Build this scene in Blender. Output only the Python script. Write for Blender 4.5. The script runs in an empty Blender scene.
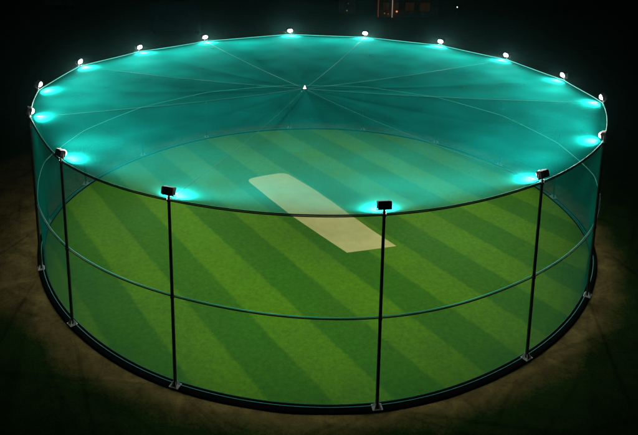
import bpy, bmesh, math, random
from mathutils import Vector, Matrix, noise
random.seed(7)
sc = bpy.context.scene
COL = sc.collection
PI = math.pi
D2R = math.radians

# ------------------------------------------------------------------ helpers
def link(name, bm, mat, parent=None, smooth=True, matrix=None):
    me = bpy.data.meshes.new(name)
    bm.normal_update()
    bm.to_mesh(me); bm.free()
    for p in me.polygons: p.use_smooth = smooth
    o = bpy.data.objects.new(name, me)
    COL.objects.link(o)
    for m in (mat if isinstance(mat, (list, tuple)) else [mat]): me.materials.append(m)
    if parent: o.parent = parent
    if matrix is not None: o.matrix_local = matrix
    return o

def tag(o, label=None, cat=None, group=None, kind=None):
    if label: o['label'] = label
    if cat: o['category'] = cat
    if group: o['group'] = group
    if kind: o['kind'] = kind
    return o

def empty(name, loc, rz=0.0):
    o = bpy.data.objects.new(name, None)
    COL.objects.link(o)
    o.location = loc; o.rotation_euler = (0, 0, rz)
    o.empty_display_size = 0.3
    return o

def add_box(bm, lo, hi, bevel=0.0, mi=0, mtx=None, seg=2):
    r = bmesh.ops.create_cube(bm, size=1.0)
    vs = r['verts']
    for v in vs:
        v.co = Vector((lo[i] + (v.co[i] + .5) * (hi[i] - lo[i]) for i in range(3)))
    if bevel:
        es = list({e for v in vs for e in v.link_edges})
        rb = bmesh.ops.bevel(bm, geom=es, offset=bevel, segments=seg, affect='EDGES', profile=.6)
        vs = list({v for f in rb['faces'] for v in f.verts} | {v for v in vs if v.is_valid})
    if mtx is not None:
        bmesh.ops.transform(bm, matrix=mtx, verts=vs)
    if mi:
        for f in {f for v in vs for f in v.link_faces}: f.material_index = mi
    return vs

def add_tube(bm, pts, r, n=8, closed=False, r1=None):
    """round tube along a list of points"""
    pts = [Vector(p) for p in pts]; N = len(pts)
    rings = []
    for i, p in enumerate(pts):
        if closed: t = pts[(i + 1) % N] - pts[i - 1]
        else: t = pts[min(i + 1, N - 1)] - pts[max(i - 1, 0)]
        t.normalize()
        ref = Vector((0, 0, 1)) if abs(t.z) < .9 else Vector((1, 0, 0))
        a = t.cross(ref).normalized(); b = a.cross(t)
        rad = r if r1 is None else r + (r1 - r) * i / (N - 1)
        rings.append([bm.verts.new(p + (a * math.cos(2 * PI * k / n) + b * math.sin(2 * PI * k / n)) * rad) for k in range(n)])
    for i in range(N if closed else N - 1):
        A, B = rings[i], rings[(i + 1) % N]
        for k in range(n):
            bm.faces.new((A[k], A[(k + 1) % n], B[(k + 1) % n], B[k]))
    if not closed:
        bm.faces.new(rings[0][::-1]); bm.faces.new(rings[-1])
    return rings

# ------------------------------------------------------------------ materials
class NT:
    def __init__(s, name):
        s.m = bpy.data.materials.new(name); s.m.use_nodes = True
        s.t = s.m.node_tree; s.t.nodes.clear()
        s.out = s.t.nodes.new('ShaderNodeOutputMaterial')
    def n(s, typ, **kw):
        o = s.t.nodes.new(typ)
        for k, v in kw.items():
            if k.startswith('_'): setattr(o, k[1:], v)
        return o
    def l(s, a, b): s.t.links.new(a, b)
    def math(s, op, a, b=None, c=None, clamp=False):
        o = s.t.nodes.new('ShaderNodeMath'); o.operation = op; o.use_clamp = clamp
        for i, v in enumerate((a, b, c)):
            if v is None: continue
            if isinstance(v, (int, float)): o.inputs[i].default_value = v
            else: s.l(v, o.inputs[i])
        return o.outputs[0]
    def mix(s, f, a, b, blend='MIX'):
        o = s.t.nodes.new('ShaderNodeMix'); o.data_type = 'RGBA'; o.blend_type = blend
        for sock, v in ((o.inputs[0], f), (o.inputs[6], a), (o.inputs[7], b)):
            if isinstance(v, (int, float)): sock.default_value = v
            elif isinstance(v, tuple): sock.default_value = (*v, 1)
            else: s.l(v, sock)
        return o.outputs[2]
    def pos(s):
        return s.t.nodes.new('ShaderNodeNewGeometry').outputs['Position']
    def obj(s):
        return s.t.nodes.new('ShaderNodeTexCoord').outputs['Object']
    def noise(s, vec, scale, detail=4, rough=.6, dist=0):
        o = s.t.nodes.new('ShaderNodeTexNoise')
        o.inputs['Scale'].default_value = scale; o.inputs['Detail'].default_value = detail
        o.inputs['Roughness'].default_value = rough; o.inputs['Distortion'].default_value = dist
        s.l(vec, o.inputs['Vector'])
        return o.outputs[0]
    def range(s, v, a, b, c, d):
        o = s.t.nodes.new('ShaderNodeMapRange')
        o.inputs[1].default_value = a; o.inputs[2].default_value = b
        o.inputs[3].default_value = c; o.inputs[4].default_value = d
        s.l(v, o.inputs[0]); return o.outputs[0]
    def bsdf(s, col, rough=.6, metal=0.0, spec=.4, bump=None, bstr=.3, bdist=.02):
        o = s.t.nodes.new('ShaderNodeBsdfPrincipled')
        if isinstance(col, tuple): o.inputs['Base Color'].default_value = (*col, 1)
        else: s.l(col, o.inputs['Base Color'])
        if isinstance(rough, (int, float)): o.inputs['Roughness'].default_value = rough
        else: s.l(rough, o.inputs['Roughness'])
        o.inputs['Metallic'].default_value = metal
        o.inputs['Specular IOR Level'].default_value = spec
        if bump is not None:
            b = s.t.nodes.new('ShaderNodeBump'); b.inputs['Strength'].default_value = bstr
            b.inputs['Distance'].default_value = bdist
            s.l(bump, b.inputs['Height']); s.l(b.outputs[0], o.inputs['Normal'])
        s.l(o.outputs[0], s.out.inputs['Surface'])
        return o

def simple(name, col, rough=.5, metal=0.0, spec=.4, vary=.25, scale=6.0):
    t = NT(name)
    nz = t.noise(t.obj(), scale, 5)
    k = t.range(nz, .3, .7, 1 - vary, 1 + vary)
    c = t.mix(1.0, col, (1, 1, 1), 'MULTIPLY')
    vm = t.n('ShaderNodeVectorMath', _operation='SCALE')
    t.l(c, vm.inputs[0]); t.l(k, vm.inputs['Scale'])
    t.bsdf(vm.outputs[0], t.range(nz, .3, .7, rough - .08, rough + .08), metal, spec, nz, .12, .004)
    return t.m

def emitter(name, col, strength):
    t = NT(name)
    e = t.n('ShaderNodeEmission'); e.inputs[0].default_value = (*col, 1); e.inputs[1].default_value = strength
    t.l(e.outputs[0], t.out.inputs['Surface'])
    return t.m

def net_material(name, cover, col, fuzz, tint, through):
    """woven mesh: the threads hide more of what lies behind the more slanting one looks through them,
    and being round they catch light from every side"""
    t = NT(name)
    g = t.n('ShaderNodeNewGeometry')
    pos = g.outputs['Position']
    dt = t.n('ShaderNodeVectorMath', _operation='DOT_PRODUCT')
    t.l(g.outputs['Normal'], dt.inputs[0]); t.l(g.outputs['Incoming'], dt.inputs[1])
    c = t.math('MAXIMUM', t.math('ABSOLUTE', dt.outputs['Value']), .05)
    nz = t.noise(pos, .5, 1, .6)
    thin = t.range(nz, .25, .75, 1 - cover * .85, 1 - cover * 1.15)
    opaque = t.math('SUBTRACT', 1.0, t.math('POWER', thin, t.math('DIVIDE', 1.0, c)), clamp=True)
    # the threads are round: four facings stand for the whole of their surface
    tc = t.mix(nz, tuple(x * .8 for x in col), tuple(min(1, x * 1.2) for x in col))
    k = 1 / math.sqrt(3); sh = []
    for v in ((k, k, k), (k, -k, -k), (-k, k, -k), (-k, -k, k)):
        sc2 = t.n('ShaderNodeVectorMath', _operation='SCALE'); t.l(g.outputs['Normal'], sc2.inputs[0]); sc2.inputs['Scale'].default_value = 1 / fuzz
        ad = t.n('ShaderNodeVectorMath', _operation='ADD'); t.l(sc2.outputs[0], ad.inputs[0]); ad.inputs[1].default_value = v
        nn = t.n('ShaderNodeVectorMath', _operation='NORMALIZE'); t.l(ad.outputs[0], nn.inputs[0])
        d = t.n('ShaderNodeBsdfDiffuse'); t.l(nn.outputs[0], d.inputs['Normal']); t.l(tc, d.inputs['Color']); sh.append(d.outputs[0])
    def mixsh(a, b):
        m = t.n('ShaderNodeMixShader'); m.inputs[0].default_value = .5; t.l(a, m.inputs[1]); t.l(b, m.inputs[2]); return m.outputs[0]
    d = mixsh(mixsh(sh[0], sh[1]), mixsh(sh[2], sh[3]))
    if through:
        tl = t.n('ShaderNodeBsdfTranslucent'); t.l(tc, tl.inputs['Color'])
        m2 = t.n('ShaderNodeMixShader'); m2.inputs[0].default_value = through; t.l(d, m2.inputs[1]); t.l(tl.outputs[0], m2.inputs[2]); d = m2.outputs[0]
    tr = t.n('ShaderNodeBsdfTransparent'); tr.inputs[0].default_value = (*tint, 1)
    mx = t.n('ShaderNodeMixShader')
    t.l(opaque, mx.inputs[0]); t.l(tr.outputs[0], mx.inputs[1]); t.l(d, mx.inputs[2])
    t.l(mx.outputs[0], t.out.inputs['Surface'])
    return t.m

M_roofnet = net_material('roof_mesh', .195, (.006, .48, .42), 1.6, (.84, 1, .97), .0)
M_wallnet = net_material('wall_mesh', .18, (.006, .46, .38), .8, (.98, 1, .97), .18)
M_rope = simple('teal_rope', (.08, .62, .52), .5, 0, .5, .1)
M_hem = simple('hem_rope_teal', (.012, .17, .13), .5, 0, .5, .1)
M_toprope = simple('dark_teal_rope', (.03, .32, .27), .6, 0, .2, .1)
M_cable = simple('pale_cable', (.010, .075, .065), .7, 0, .1, .1)
M_black = simple('black_paint', (.012, .013, .013), .38, 0, .5, .3)
M_house = simple('black_lamp_casting', (.002, .0022, .0022), .6, 0, .06, .3)
M_rubber = simple('black_rubber', (.0022, .0022, .0024), .8, 0, .04, .4, 3)
M_white = simple('white_galvanised', (.72, .72, .70), .45, .1, .5, .15, 18)
M_steel = simple('pale_steel', (.55, .57, .57), .4, .4, .5, .15, 18)
M_lens = emitter('lit_lens', (1.0, .97, .93), 30)
M_lens.cycles.emission_sampling = 'NONE'

def turf_material():
    t = NT('mown_turf')
    p = t.pos()
    sep = t.n('ShaderNodeSeparateXYZ'); t.l(p, sep.inputs[0])
    a = D2R(-55.2)
    wob = t.math('MULTIPLY', t.math('SUBTRACT', t.noise(p, .9, 1), .5), .12)
    wob2 = t.math('MULTIPLY', t.math('SUBTRACT', t.noise(p, 14, 1), .5), .14)
    off = t.math('ADD', t.math('MULTIPLY', sep.outputs[0], -math.sin(a)), t.math('MULTIPLY', sep.outputs[1], math.cos(a)))
    off = t.math('ADD', t.math('ADD', off, wob), wob2)
    s = t.math('SINE', t.math('MULTIPLY', t.math('SUBTRACT', off, .02), PI / 1.96))
    f = t.math('MULTIPLY_ADD', s, 4.2, .5, clamp=True)
    col = t.mix(f, (.037, .142, .003), (.082, .202, .003))
    big = t.noise(p, .22, 2, .6)
    col = t.mix(t.range(big, .35, .7, 0, .35), col, (.055, .125, .010))
    med = t.noise(p, 5.0, 3, .7)
    fine = t.noise(p, 42.0, 3, .75)
    k = t.math('MULTIPLY', t.range(med, .3, .7, .82, 1.18), t.range(fine, .3, .7, .45, 1.55))
    vm = t.n('ShaderNodeVectorMath', _operation='SCALE'); t.l(col, vm.inputs[0]); t.l(k, vm.inputs['Scale'])
    t.bsdf(vm.outputs[0], .85, 0, .12, fine, .55, .03)
    return t.m
M_turf = turf_material()

def pitch_material():
    t = NT('rolled_clay')
    p = t.pos()
    n1 = t.noise(p, .8, 5, .65); n2 = t.noise(p, 30, 4, .7)
    col = t.mix(t.range(n1, .35, .65, 0, 1), (.50, .43, .155), (.60, .52, .21))
    col = t.mix(t.range(n2, .35, .7, 0, .4), col, (.36, .30, .12))
    t.bsdf(col, .85, 0, .15, n2, .3, .01)
    return t.m
M_pitch = pitch_material()

def ground_material():
    t = NT('field_ground')
    p = t.pos()
    sep = t.n('ShaderNodeSeparateXYZ'); t.l(p, sep.inputs[0])
    x, y = sep.outputs[0], sep.outputs[1]
    r = t.math('SQRT', t.math('ADD', t.math('MULTIPLY', x, x), t.math('MULTIPLY', y, y)))
    # worn ground reaches further out on the left side
    left = t.math('MULTIPLY', t.range(x, -12.5, -17.0, 0, 1), t.range(y, -11.5, -6.5, 0, 1))
    lim = t.math('MULTIPLY_ADD', left, 6.5, 16.05)
    wob = t.math('MULTIPLY', t.math('SUBTRACT', t.noise(p, .55, 3, .65), .5), 1.5)
    d = t.math('SUBTRACT', t.math('ADD', r, wob), lim)
    dirt = t.range(d, -.5, .7, 1, 0)
    n1 = t.noise(p, 1.1, 3, .65, .6); n2 = t.noise(p, 9, 4, .7); n3 = t.noise(p, 55, 2, .7)
    soil = t.mix(t.range(n1, .3, .7, 0, 1), (.14, .095, .030), (.40, .275, .095))
    soil = t.mix(t.range(n2, .4, .7, 0, .6), soil, (.12, .083, .025))
    soil = t.mix(t.range(n3, .55, .75, 0, .5), soil, (.05, .055, .015))
    gr = t.mix(t.range(n1, .3, .7, 0, 1), (.020, .066, .007), (.045, .105, .012))
    gr = t.mix(t.range(n3, .35, .7, 0, .7), gr, (.010, .026, .005))
    edge = t.math('ADD', dirt, t.math('MULTIPLY', t.math('SUBTRACT', n2, .5), 1.4))
    col = t.mix(t.range(edge, .1, .9, 0, 1), gr, soil)
    h = t.math('ADD', n2, t.math('MULTIPLY', n3, .4))
    t.bsdf(col, .95, 0, .08, h, .8, .05)
    return t.m
M_ground = ground_material()

# ------------------------------------------------------------------ the pole ring (angle, radius, ring height, mid rope height)
POLES = [(-174.57, 15.141, 7.763, 3.656), (-155.08, 14.858, 7.848, 3.526), (-134.53, 14.803, 7.503, 3.626),
         (-110.17, 15.058, 7.599, 3.821), (-81.27, 15.217, 7.633, 3.704), (-54.92, 14.892, 7.624, 3.683),
         (-31.32, 14.887, 7.622, 3.577), (-8.36, 15.134, 7.743, 3.656), (10.73, 14.968, 7.619, 3.656),
         (31.98, 14.972, 7.604, 3.656), (53.13, 14.988, 7.628, 3.656), (76.08, 15.054, 7.628, 3.656),
         (98.50, 14.931, 7.716, 3.656), (124.23, 14.978, 7.600, 3.656), (145.14, 14.990, 7.638, 3.656),
         (166.15, 15.099, 7.807, 3.656)]
NP_ = len(POLES)
KERB_H = .10

def ring_at(th):
    """periodic Catmull-Rom of radius, top height, mid height by angle (degrees); also the share between two poles"""
    th = (th + 180) % 360 - 180
    if th < POLES[0][0]: th += 360
    for i in range(NP_):
        a = POLES[i][0]; b = POLES[(i + 1) % NP_][0]
        if i == NP_ - 1: b += 360
        if a <= th < b + 1e-9: break
    u = (th - a) / (b - a)
    P = [POLES[(i + k) % NP_] for k in (-1, 0, 1, 2)]
    def cr(j):
        p0, p1, p2, p3 = (q[j] for q in P)
        return .5 * (2 * p1 + (p2 - p0) * u + (2 * p0 - 5 * p1 + 4 * p2 - p3) * u * u + (3 * p1 - p0 - 3 * p2 + p3) * u ** 3)
    return cr(1), cr(2), cr(3), u, i

def ring_pts(which, n=320, dr=0.0):
    pts = []
    for k in range(n):
        th = -180 + 360 * k / n
        r, h, m, u, i = ring_at(th)
        s = 4 * u * (1 - u)
        z = {'top': h - .06 * s, 'mid': m - .05 * s, 'low': KERB_H + .035, 'hem': KERB_H + .02}[which]
        if which in ('top', 'mid'): rr = r - .05 - (.10 if which == 'top' else .06) * s + dr
        else: rr = r - .20 + dr
        a = D2R(th); pts.append((rr * math.cos(a), rr * math.sin(a), z))
    return pts

# ------------------------------------------------------------------ ground, turf, kerb
def disc(r, z, nr, na, hole=0.0):
    bm = bmesh.new(); rings = []
    for j in range(nr + 1):
        rr = hole + (r - hole) * j / nr
        if rr == 0: rings.append([bm.verts.new((0, 0, z))]); continue
        rings.append([bm.verts.new((rr * math.cos(2 * PI * k / na), rr * math.sin(2 * PI * k / na), z)) for k in range(na)])
    for j in range(nr):
        A, B = rings[j], rings[j + 1]
        for k in range(na):
            k2 = (k + 1) % na
            if len(A) == 1: bm.faces.new((A[0], B[k], B[k2]))
            else: bm.faces.new((A[k], B[k], B[k2], A[k2]))
    return bm

bm = bmesh.new()
S = 160
g = bmesh.ops.create_grid(bm, x_segments=8, y_segments=8, size=S)
tag(link('ground', bm, M_ground, smooth=False), kind='structure')
# worn track right round the net, slightly uneven
bm = disc(27, .004, 46, 256, 14.9)
for v in bm.verts:
    r = math.hypot(v.co.x, v.co.y); w = min(1, max(0, (26.5 - r) / 3)) * min(1, (r - 15.0) / .6)
    v.co.z = .004 + w * (.02 + .05 * max(0, noise.noise(Vector((v.co.x * .6, v.co.y * .6, 0))) + .4))
tag(link('dirt_track', bm, M_ground), kind='structure')
def kerb_radii(th):
    r = ring_at(th)[0]
    f = max(0.0, -math.sin(D2R(th))) ** 1.5
    return r - .24, r + .10 + .08 * f
bm = disc(1.0, .045, 30, 320)
for v in bm.verts:
    q = math.hypot(v.co.x, v.co.y)
    if q: 
        R_ = kerb_radii(math.degrees(math.atan2(v.co.y, v.co.x)))[0] + .01
        v.co.x *= R_; v.co.y *= R_
tag(link('playing_field', bm, M_turf, smooth=False), kind='structure')

bm = bmesh.new()
N = 320; rings = []
for k in range(N):
    a = 2 * PI * k / N
    ri, ro = kerb_radii(math.degrees(a))
    prof = [(ri, .0), (ri, KERB_H - .015), (ri + .015, KERB_H), (ro - .05, KERB_H), (ro - .012, KERB_H - .03), (ro, .0)]
    rings.append([bm.verts.new((r * math.cos(a), r * math.sin(a), z)) for r, z in prof])
for k in range(N):
    A, B = rings[k], rings[(k + 1) % N]
    for j in range(len(prof) - 1): bm.faces.new((A[j], A[j + 1], B[j + 1], B[j]))
o = link('kerb_ring', bm, M_rubber)
tag(o, 'low black rubber kerb running round the edge of the striped turf', 'kerb')

# pitch strip
OUT = [(1.65, -4.18), (.26, -2.36), (-1.33, -.24), (-2.91, 2.16), (-4.30, 4.38), (-4.42, 4.68), (-4.36, 4.92), (-4.15, 5.12), (-3.6, 5.42),
       (-2.95, 5.72), (-2.45, 5.92), (-2.15, 5.93), (-1.85, 5.75), (-1.44, 5.24), (-.17, 3.55), (.95, 1.82), (2.07, .0), (3.14, -1.72), (4.30, -3.42)]
bm = bmesh.new()
top = [bm.verts.new((x, y, .056)) for x, y in OUT]; bot = [bm.verts.new((x * 1.0, y, .040)) for x, y in OUT]
bm.faces.new(top[::-1])
for k in range(len(OUT)):
    k2 = (k + 1) % len(OUT); bm.faces.new((top[k], top[k2], bot[k2], bot[k]))
bmesh.ops.recalc_face_normals(bm, faces=bm.faces)
tag(link('pitch_strip', bm, M_pitch, smooth=False), 'beige rolled pitch strip with rounded far end lying across the striped turf', 'pitch')

# ------------------------------------------------------------------ the net cage
cage = empty('net_cage', (0, 0, 0))
tag(cage, 'round teal net enclosure with a flat net roof strung between the floodlight poles', 'net cage')
# side net in two tiers
def side(z0, z1, nz):
    n = 320; A, B = ring_pts(z0, n), ring_pts(z1, n)
    bm = bmesh.new(); rows = []
    for j in range(nz + 1):
        f = j / nz; row = []
        for k in range(n):
            p = Vector(A[k]).lerp(Vector(B[k]), f)
            u = ring_at(-180 + 360 * k / n)[3]
            pull = .10 * math.sin(PI * f) * (4 * u * (1 - u)) + .02 * math.sin(PI * f) * noise.noise(p * .7)
            q = Vector((p.x, p.y, 0)).normalized() * pull
            row.append(bm.verts.new(p - q))
        rows.append(row)
    for j in range(nz):
        for k in range(n):
            k2 = (k + 1) % n
            bm.faces.new((rows[j][k], rows[j][k2], rows[j + 1][k2], rows[j + 1][k]))
    return bm
link('lower_side_net', side('hem', 'mid', 8), M_wallnet, cage)
link('upper_side_net', side('mid', 'top', 8), M_wallnet, cage)

HUB = Vector((-.72, .05, 7.63))
def roof_point(th, f):
    """f = 0 at the hub, 1 at the ring"""
    r, h, m, u, i = ring_at(th)
    s = 4 * u * (1 - u)
    a = D2R(th); rr = r - .05 - .10 * s
    e = Vector((rr * math.cos(a), rr * math.sin(a), h - .06 * s))
    p = HUB.lerp(e, f)
    def depth(i):
        return {2: .16, 3: .26, 4: .20, 5: .26, 6: .16}.get(i % NP_, .12)
    us = u * u * (3 - 2 * u)
    sag = depth(i) * (1 - us) + depth(i + 1) * us
    p.z -= sag * 4 * f * (1 - f) * (1.12 - .45 * f)
    p.z += .015 * noise.noise(Vector((p.x * .5, p.y * .5, 3))) * math.sin(PI * f)
    return p
bm = bmesh.new(); n = 320; nr = 26; rows = []
for j in range(nr + 1):
    f = .012 + (1 - .012) * j / nr
    rows.append([bm.verts.new(roof_point(-180 + 360 * k / n, f)) for k in range(n)])
for j in range(nr):
    for k in range(n):
        k2 = (k + 1) % n
        bm.faces.new((rows[j][k], rows[j + 1][k], rows[j + 1][k2], rows[j][k2]))
link('roof_net', bm, M_roofnet, cage)
bm = bmesh.new(); add_tube(bm, [(x, y, z - .025) for x, y, z in ring_pts('top', 320, .03)], .022, 8, True); link('top_rope', bm, M_black, cage)
bm = bmesh.new(); add_tube(bm, [(x, y, z + .02) for x, y, z in ring_pts('top', 320, .005)], .026, 8, True); link('net_edge_cord', bm, M_toprope, cage)
bm = bmesh.new(); add_tube(bm, ring_pts('mid', 320, .03), .022, 8, True); link('middle_rope', bm, M_black, cage)
bm = bmesh.new(); add_tube(bm, [(x, y, z + .02) for x, y, z in ring_pts('mid', 320, -.03)], .020, 8, True); link('middle_cord', bm, M_rope, cage)
bm = bmesh.new(); add_tube(bm, ring_pts('low', 320, -.0), .015, 8, True); link('hem_rope', bm, M_hem, cage)
bm = bmesh.new(); add_tube(bm, [(x, y, KERB_H + .018) for x, y, z in ring_pts('low', 320, .12)], .016, 8, True); link('anchor_rope', bm, M_rope, cage)
for i, (th, r, h, m) in enumerate(POLES):
    if i % 2 == 0: continue
    bm = bmesh.new()
    pts = [roof_point(th + 1e-6, .012 + .988 * k / 24) + Vector((0, 0, .03)) for k in range(25)]
    add_tube(bm, pts, .0065, 6)
    link('roof_cable', bm, M_cable, cage)
bm = bmesh.new()
bmesh.ops.create_cone(bm, cap_ends=True, segments=24, radius1=.09, radius2=.08, depth=.05, matrix=Matrix.Translation(HUB + Vector((0, 0, .05))))
bmesh.ops.create_cone(bm, cap_ends=True, segments=16, radius1=.05, radius2=.03, depth=.12, matrix=Matrix.Translation(HUB + Vector((0, 0, .145))))
link('hub_plate', bm, M_white, cage, smooth=False)

# ------------------------------------------------------------------ floodlight poles
LABELS = {
 0: 'lit floodlight pole at the upper left bend, leftmost of the bright lamps',
 1: 'floodlight pole at the far left edge of the net, dark lamp seen sideways',
 2: 'black floodlight pole at front left, first one right of the leftmost bend',
 3: 'black floodlight pole at front left of centre, foot on the kerb left of the pitch',
 4: 'black floodlight pole at front centre beside the near end of the pitch strip',
 5: 'black floodlight pole at front right, seen against the right stripes of turf',
 6: 'black floodlight pole at the right bend, dark lamp back with white glow below it',
 7: 'lit floodlight pole at the right bend, rightmost of the bright lamps'}
poles_info = []
def rounded_lens(bm, w, h, depth, mi=0):
    """domed superellipse lens facing +X"""
    rows = []; nn = 28
    for j in range(6):
        f = j / 5; a = f * PI / 2
        row = []
        for k in range(nn):
            t = 2 * PI * k / nn
            c, s = math.cos(t), math.sin(t)
            e = .95
            yy = w / 2 * math.copysign(abs(c) ** e, c) * math.cos(a)
            zz = h / 2 * math.copysign(abs(s) ** e, s) * math.cos(a)
            row.append(bm.verts.new((depth * math.sin(a), yy, zz)))
            if j == 5: break
        rows.append(row)
    for j in range(5):
        A, B = rows[j], rows[j + 1]
        for k in range(nn):
            k2 = (k + 1) % nn
            if len(B) == 1: bm.faces.new((A[k], A[k2], B[0]))
            else: bm.faces.new((A[k], A[k2], B[k2], B[k]))
    bm.faces.new(rows[0][::-1])

LAMP_UP = .36
SPOT_W = 1900
def flood_profile(ld):
    """asymmetric floodlight optics: strongest close to the horizontal, weaker steeply down"""
    ld.use_nodes = True
    nt = ld.node_tree; em = nt.nodes['Emission']
    g = nt.nodes.new('ShaderNodeNewGeometry'); sp = nt.nodes.new('ShaderNodeSeparateXYZ')
    ram = nt.nodes.new('ShaderNodeFloatCurve')
    mr = nt.nodes.new('ShaderNodeMapRange')
    mr.inputs[1].default_value = -1; mr.inputs[2].default_value = 1
    nt.links.new(g.outputs['Incoming'], sp.inputs[0]); nt.links.new(sp.outputs[2], mr.inputs[0])
    nt.links.new(mr.outputs[0], ram.inputs['Value'])
    cv = ram.mapping.curves[0]
    pts = [(0, .03), (.05, .10), (.15, .34), (.20, .42), (.25, .38), (.29, .23), (.33, .11), (.37, .08), (.41, .095), (.43, .20), (.45, .60), (.475, .76), (.49, .92), (.505, .95), (.55, .75), (.60, .56), (.65, .04), (1, .0)]
    cv.points[0].location = pts[0]; cv.points[1].location = pts[-1]
    for p in pts[1:-1]: cv.points.new(*p)
    ram.mapping.update()
    m = nt.nodes.new('ShaderNodeMath'); m.operation = 'MULTIPLY'; m.inputs[1].default_value = 3.4
    nt.links.new(ram.outputs[0], m.inputs[0]); nt.links.new(m.outputs[0], em.inputs['Strength'])
def make_pole(i, th, r, h, m):
    a = D2R(th)
    root = empty('floodlight_pole', (r * math.cos(a), r * math.sin(a), KERB_H), a + PI)   # local +X points to the middle
    top = h - KERB_H
    bm = bmesh.new()
    add_tube(bm, [(0, 0, .02 + (top + .13) * k / 10) for k in range(11)], .066, 14, r1=.055)
    link('shaft', bm, M_black, root)
    # foot
    bm = bmesh.new(); add_box(bm, (-.16, -.19, .0), (.16, .19, .022), .006)
    bp = link('base_plate', bm, M_white, root, False)
    for q in range(4):
        bm = bmesh.new()
        rot = Matrix.Rotation(PI / 4 + q * PI / 2, 4, 'Z')
        pr = [(.056, .022), (.19, .022), (.19, .04), (.08, .20), (.056, .20)]
        va = [bm.verts.new((x, -.008, z)) for x, z in pr]; vb = [bm.verts.new((x, .008, z)) for x, z in pr]
        bm.faces.new(va); bm.faces.new(vb[::-1])
        for k in range(5): bm.faces.new((va[k], va[(k + 1) % 5], vb[(k + 1) % 5], vb[k]))
        bmesh.ops.transform(bm, matrix=rot, verts=bm.verts); bmesh.ops.recalc_face_normals(bm, faces=bm.faces)
        link('gusset', bm, M_white, bp, False)
        bm = bmesh.new()
        bmesh.ops.create_cone(bm, cap_ends=True, segments=6, radius1=.018, radius2=.018, depth=.03,
                              matrix=Matrix.Translation((.125 * (1 if q in (0, 3) else -1), .075 * (1 if q < 2 else -1), .037)))
        link('bolt', bm, M_steel, bp, False)
    # clamps that hold the ropes
    for z in (m - KERB_H, top):
        bm = bmesh.new(); add_tube(bm, [(0, 0, z - .05), (0, 0, z + .05)], .076, 14)
        add_box(bm, (.03, -.022, z - .022), (.11, .022, z + .022), .005)
        link('rope_clamp', bm, M_black, root)
    # bracket and lamp head
    zc = top + LAMP_UP
    bm = bmesh.new()
    add_tube(bm, [(0, 0, top + .13), (0, 0, top + .20)], .036, 12)
    add_box(bm, (-.03, -.20, top + .185), (.03, .20, top + .205), .004)
    for s in (-1, 1): add_box(bm, (-.02, s * .26 - .008, top + .185), (.02, s * .26 + .008, zc + .03), .003)
    add_box(bm, (-.022, -.265, top + .183), (.022, .265, top + .207), .003)
    link('bracket', bm, M_black, root, False)
    tilt = Matrix.Translation((.02, 0, zc)) @ Matrix.Rotation(D2R(16), 4, 'Y')
    bm = bmesh.new()
    add_box(bm, (-.15, -.245, -.14), (.11, .245, .14), .055, seg=4)
    for k in range(7):
        y = -.17 + k * .0567
        add_box(bm, (-.172, y - .006, -.09), (-.14, y + .006, .09), .002)
    hs = link('lamp_housing', bm, M_house, root, True, tilt)
    bm = bmesh.new(); rounded_lens(bm, .38, .26, .11)
    link('lens', bm, M_lens, hs, True, Matrix.Translation((.1105, 0, 0)))
    ld = bpy.data.lights.new('flood_lamp', 'SPOT'); ld.energy = SPOT_W; ld.color = (1, .97, .90)
    flood_profile(ld)
    ld.spot_size = D2R(176); ld.spot_blend = .55; ld.shadow_soft_size = .09
    lo = bpy.data.objects.new('flood_lamp', ld); COL.objects.link(lo); lo.parent = root
    lo.matrix_local = Matrix.Translation((.29, 0, zc - .15)) @ Matrix.Rotation(D2R(-90 + 16), 4, 'Y')
    lab = LABELS.get(i)
    if not lab:
        far = ['second', 'third', 'fourth', 'fifth', 'sixth', 'seventh', 'eighth', 'ninth']
        order = 15 - i            # from the left along the far rim
        lab = 'lit floodlight pole on the far rim, %s from the left among the bright lamps' % far[order]
    tag(root, lab, 'floodlight', 'floodlight poles round the net')
for i, P in enumerate(POLES): make_pole(i, *P)

# ------------------------------------------------------------------ rough grass near the camera, outside the track
M_blade = simple('grass_blade', (.032, .075, .012), .8, 0, .1, .5, 40)
bm = bmesh.new()
rnd = random.Random(3)
cnt = 0
while cnt < 26000:
    x, y = rnd.uniform(-21, 21), rnd.uniform(-19, 3)
    r = math.hypot(x, y)
    lim = 16.7 + (9 if x < -14 and y > -9 else 0) + 1.0 * noise.noise(Vector((x * .5, y * .5, 1)))
    if r < lim or r > 22: continue
    if noise.noise(Vector((x * 1.3, y * 1.3, 5))) < -.25 and rnd.random() < .7: continue
    cnt += 1
    h = rnd.uniform(.04, .11); a = rnd.uniform(0, 2 * PI); w = .007; lean = rnd.uniform(.01, .06)
    dx, dy = math.cos(a), math.sin(a); lx, ly = rnd.uniform(-1, 1) * lean, rnd.uniform(-1, 1) * lean
    v = [bm.verts.new((x - dx * w, y - dy * w, 0)), bm.verts.new((x + dx * w, y + dy * w, 0)),
         bm.verts.new((x + lx * .5 + dx * w * .7, y + ly * .5 + dy * w * .7, h * .6)), bm.verts.new((x + lx, y + ly, h))]
    bm.faces.new((v[0], v[1], v[2])); bm.faces.new((v[0], v[2], v[3]))
tag(link('rough_grass', bm, M_blade, smooth=False), 'dark rough grass growing beyond the worn dirt track', 'grass', kind='stuff')

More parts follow.
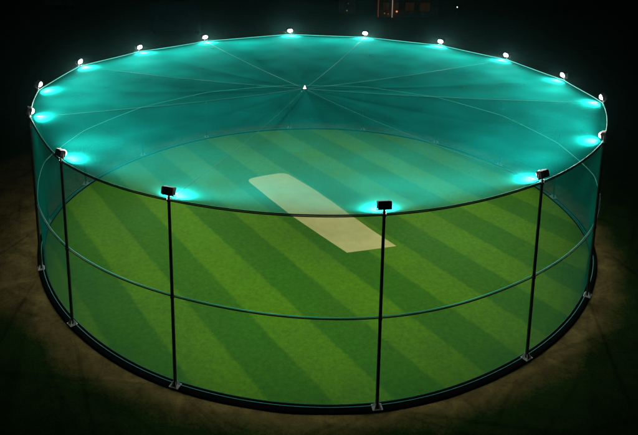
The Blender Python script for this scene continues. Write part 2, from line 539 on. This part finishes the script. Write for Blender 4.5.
# ------------------------------------------------------------------ what stands in the dark behind
M_plaster = simple('dark_plaster', (.16, .13, .11), .85, 0, .1, .3, 1.2)
M_roof = simple('dark_roof', (.05, .045, .045), .8, 0, .1, .3, 2)
M_frame = simple('brown_frame', (.10, .055, .03), .6, 0, .3, .3, 4)
M_warm = emitter('warm_room_light', (1.0, .32, .09), .9)
M_glow = emitter('dim_window', (.9, .42, .14), .010)
M_porch = emitter('porch_tube', (1.0, .62, .42), .55)
M_blue = simple('navy_canvas', (.030, .055, .10), .7, 0, .2, .25, .8)
M_grey = simple('grey_sheet', (.13, .14, .15), .7, 0, .2, .25, .8)

def box_obj(name, lo, hi, mat, parent, bevel=0.0):
    bm = bmesh.new(); add_box(bm, lo, hi, bevel); return link(name, bm, mat, parent, False)

house = empty('house', (9.2, 67.2, 0))
tag(house, 'dark house at the top edge with an orange lit porch lamp and a pale post', 'house')
box_obj('wall', (0, 0, 0), (9.4, 7, 6.2), M_plaster, house)
box_obj('roof', (-.5, -.6, 6.203), (9.9, 7.5, 6.5), M_roof, house)
for k, (x0, w, lit) in enumerate(((.7, 1.1, 0), (2.35, .9, 0), (4.2, 1.5, 0), (6.5, 1.6, 0))):
    f = box_obj('window', (x0, -.06, .9), (x0 + w, -.003, 2.4), M_frame, house)
    box_obj('pane', (x0 + .07, -.075, .97), (x0 + w - .07, -.063, 2.33), M_glow, f)
    box_obj('bar', (x0 + w / 2 - .02, -.095, .97), (x0 + w / 2 + .02, -.078, 2.33), M_frame, f)
    f = box_obj('window', (x0, -.06, 3.9), (x0 + w, -.003, 5.3), M_frame, house)
    box_obj('pane', (x0 + .07, -.075, 3.97), (x0 + w - .07, -.063, 5.23), M_frame, f)
box_obj('door', (-.0, -.07, 0), (.28, -.003, 2.6), M_frame, house)
def glob(name, c, r, mat, parent):
    bm = bmesh.new(); bmesh.ops.create_icosphere(bm, subdivisions=2, radius=r, matrix=Matrix.Translation(c)); return link(name, bm, mat, parent)
glob('porch_lamp', (2.92, -.35, .95), .15, M_warm, house)
glob('step_lamp', (1.05, -.3, .62), .10, emitter('amber_light', (1.0, .30, .08), .28), house)
glob('step_lamp', (1.6, -.3, .55), .09, emitter('amber_light', (1.0, .28, .07), .22), house)
bm = bmesh.new(); add_tube(bm, [(2.2, -.5, 0), (2.2, -.5, 3.0)], .08, 10); link('post', bm, emitter('pale_glow_post', (1.0, .66, .55), .22), house)  # pale post given an emission of its own to look lit
bm = bmesh.new(); add_tube(bm, [(.02, -.5, 0), (.02, -.5, 3.0)], .09, 10); link('post', bm, emitter('orange_glow_post', (1.0, .28, .10), .06), house)  # orange post, its lit look put in as emission

hut = empty('hut', (3.3, 69.6, 0))
tag(hut, 'small dark hut left of the lit house with one faint yellow lamp', 'hut')
box_obj('wall', (0, 0, 0), (2.6, 3, 3.2), M_plaster, hut)
box_obj('roof', (-.3, -.4, 3.203), (2.9, 3.4, 3.4), M_roof, hut)
glob('wall_lamp', (1.2, -.15, .55), .10, emitter('yellow_light', (1.0, .62, .22), .10), hut)
glob('wall_lamp', (1.4, -.15, 1.7), .09, emitter('yellow_light', (1.0, .62, .22), .07), hut)

scr = empty('sight_screen', (-22.4, 51.8, 0))
tag(scr, 'dark navy sight screen board standing in the dark behind the upper left rim', 'sight screen')
box_obj('panel', (0, 0, .35), (6.6, .10, 4.3), M_blue, scr, .02)
for x in (.3, 3.3, 6.3):
    bm = bmesh.new(); add_tube(bm, [(x, .18, 0), (x, .18, 4.2)], .05, 8); add_tube(bm, [(x, 1.6, 0), (x, .2, 3.2)], .04, 8)
    link('leg', bm, M_black, scr)
shed = empty('shed', (-44.5, 70.5, 0))
tag(shed, 'dim grey metal shed in the top left corner of the dark', 'shed')
box_obj('wall', (0, 0, .6), (4.4, 3, 3.4), M_grey, shed)
box_obj('plinth', (-.1, -.1, 0), (4.5, 3.1, .597), M_roof, shed)
box_obj('roof', (-.2, -.2, 3.403), (4.6, 3.2, 3.55), M_roof, shed)

lp = empty('garden_lamp', (22.1, 70.0, 0))
tag(lp, 'tiny pale garden lamp on a post to the right of the lit house', 'lamp post')
bm = bmesh.new(); add_tube(bm, [(0, 0, 0), (0, 0, 1.18)], .04, 8); link('post', bm, M_black, lp)
glob('globe', (0, 0, 1.26), .10, emitter('pale_globe', (1, .9, .75), 2.2), lp)

# ------------------------------------------------------------------ thin night haze that makes the lamps glow
HAZE = 0.0001
if HAZE:
    bm = bmesh.new(); add_box(bm, (-158, -60, -1), (158, 158, 22))
    t = NT('night_haze')
    pv = t.n('ShaderNodeVolumePrincipled')
    pv.inputs['Color'].default_value = (.28, .9, .86, 1); pv.inputs['Density'].default_value = HAZE  # teal tint stands for light scattered off the net
    pv.inputs['Anisotropy'].default_value = .93
    t.l(pv.outputs[0], t.out.inputs['Volume'])
    hz = link('haze', bm, t.m, smooth=False); tag(hz, kind='stuff')

# ------------------------------------------------------------------ night sky and a faint warm sun lamp, added as fill
w = bpy.data.worlds.new('World'); sc.world = w; w.use_nodes = True
nt = w.node_tree; bg = nt.nodes['Background']
sky = nt.nodes.new('ShaderNodeTexSky'); sky.sky_type = 'NISHITA'; sky.sun_disc = False
EL, ROT = D2R(38), D2R(-70)
sky.sun_elevation = EL; sky.sun_rotation = ROT
nt.links.new(sky.outputs[0], bg.inputs[0]); bg.inputs[1].default_value = .00035
sd = bpy.data.lights.new('fill_sun', 'SUN'); sd.energy = .015; sd.angle = D2R(.5); sd.color = (1, .88, .70)
so = bpy.data.objects.new('fill_sun', sd); COL.objects.link(so)
sdir = Vector((math.sin(ROT) * math.cos(EL), math.cos(ROT) * math.cos(EL), math.sin(EL)))
so.rotation_euler = (-sdir).to_track_quat('-Z', 'Y').to_euler()

# ------------------------------------------------------------------ camera
cd = bpy.data.cameras.new('camera'); co = bpy.data.objects.new('camera', cd); COL.objects.link(co)
fw = Vector((-0.01026564, 0.97834268, -0.20673705)); rt = Vector((0.99984692, 0.01297241, 0.01174147)); up = Vector((-0.01416905, 0.20658487, 0.97832609))
co.matrix_world = Matrix(((rt.x, up.x, -fw.x, 0.0), (rt.y, up.y, -fw.y, -36.0412), (rt.z, up.z, -fw.z, 18.1088), (0, 0, 0, 1)))
cd.sensor_width = 36; cd.lens = 670.36 / 638 * 36
cd.shift_x = 7.56 / 638; cd.shift_y = -178.29 / 638
cd.clip_start = .1; cd.clip_end = 800
sc.camera = co
sc.render.resolution_x, sc.render.resolution_y = 1024, 698
vs = sc.view_settings
vs.view_transform = 'Standard'; vs.look = 'None'; vs.exposure = 0; vs.gamma = 1; vs.use_curve_mapping = False
sc.cycles.max_bounces = 5; sc.cycles.diffuse_bounces = 2; sc.cycles.glossy_bounces = 1; sc.cycles.transmission_bounces = 0; sc.cycles.transparent_max_bounces = 12; sc.cycles.volume_bounces = 0
sc.cycles.use_denoising = True
sc.cycles.use_adaptive_sampling = True; sc.cycles.adaptive_threshold = .02; sc.cycles.sample_clamp_indirect = .5; sc.cycles.time_limit = 800
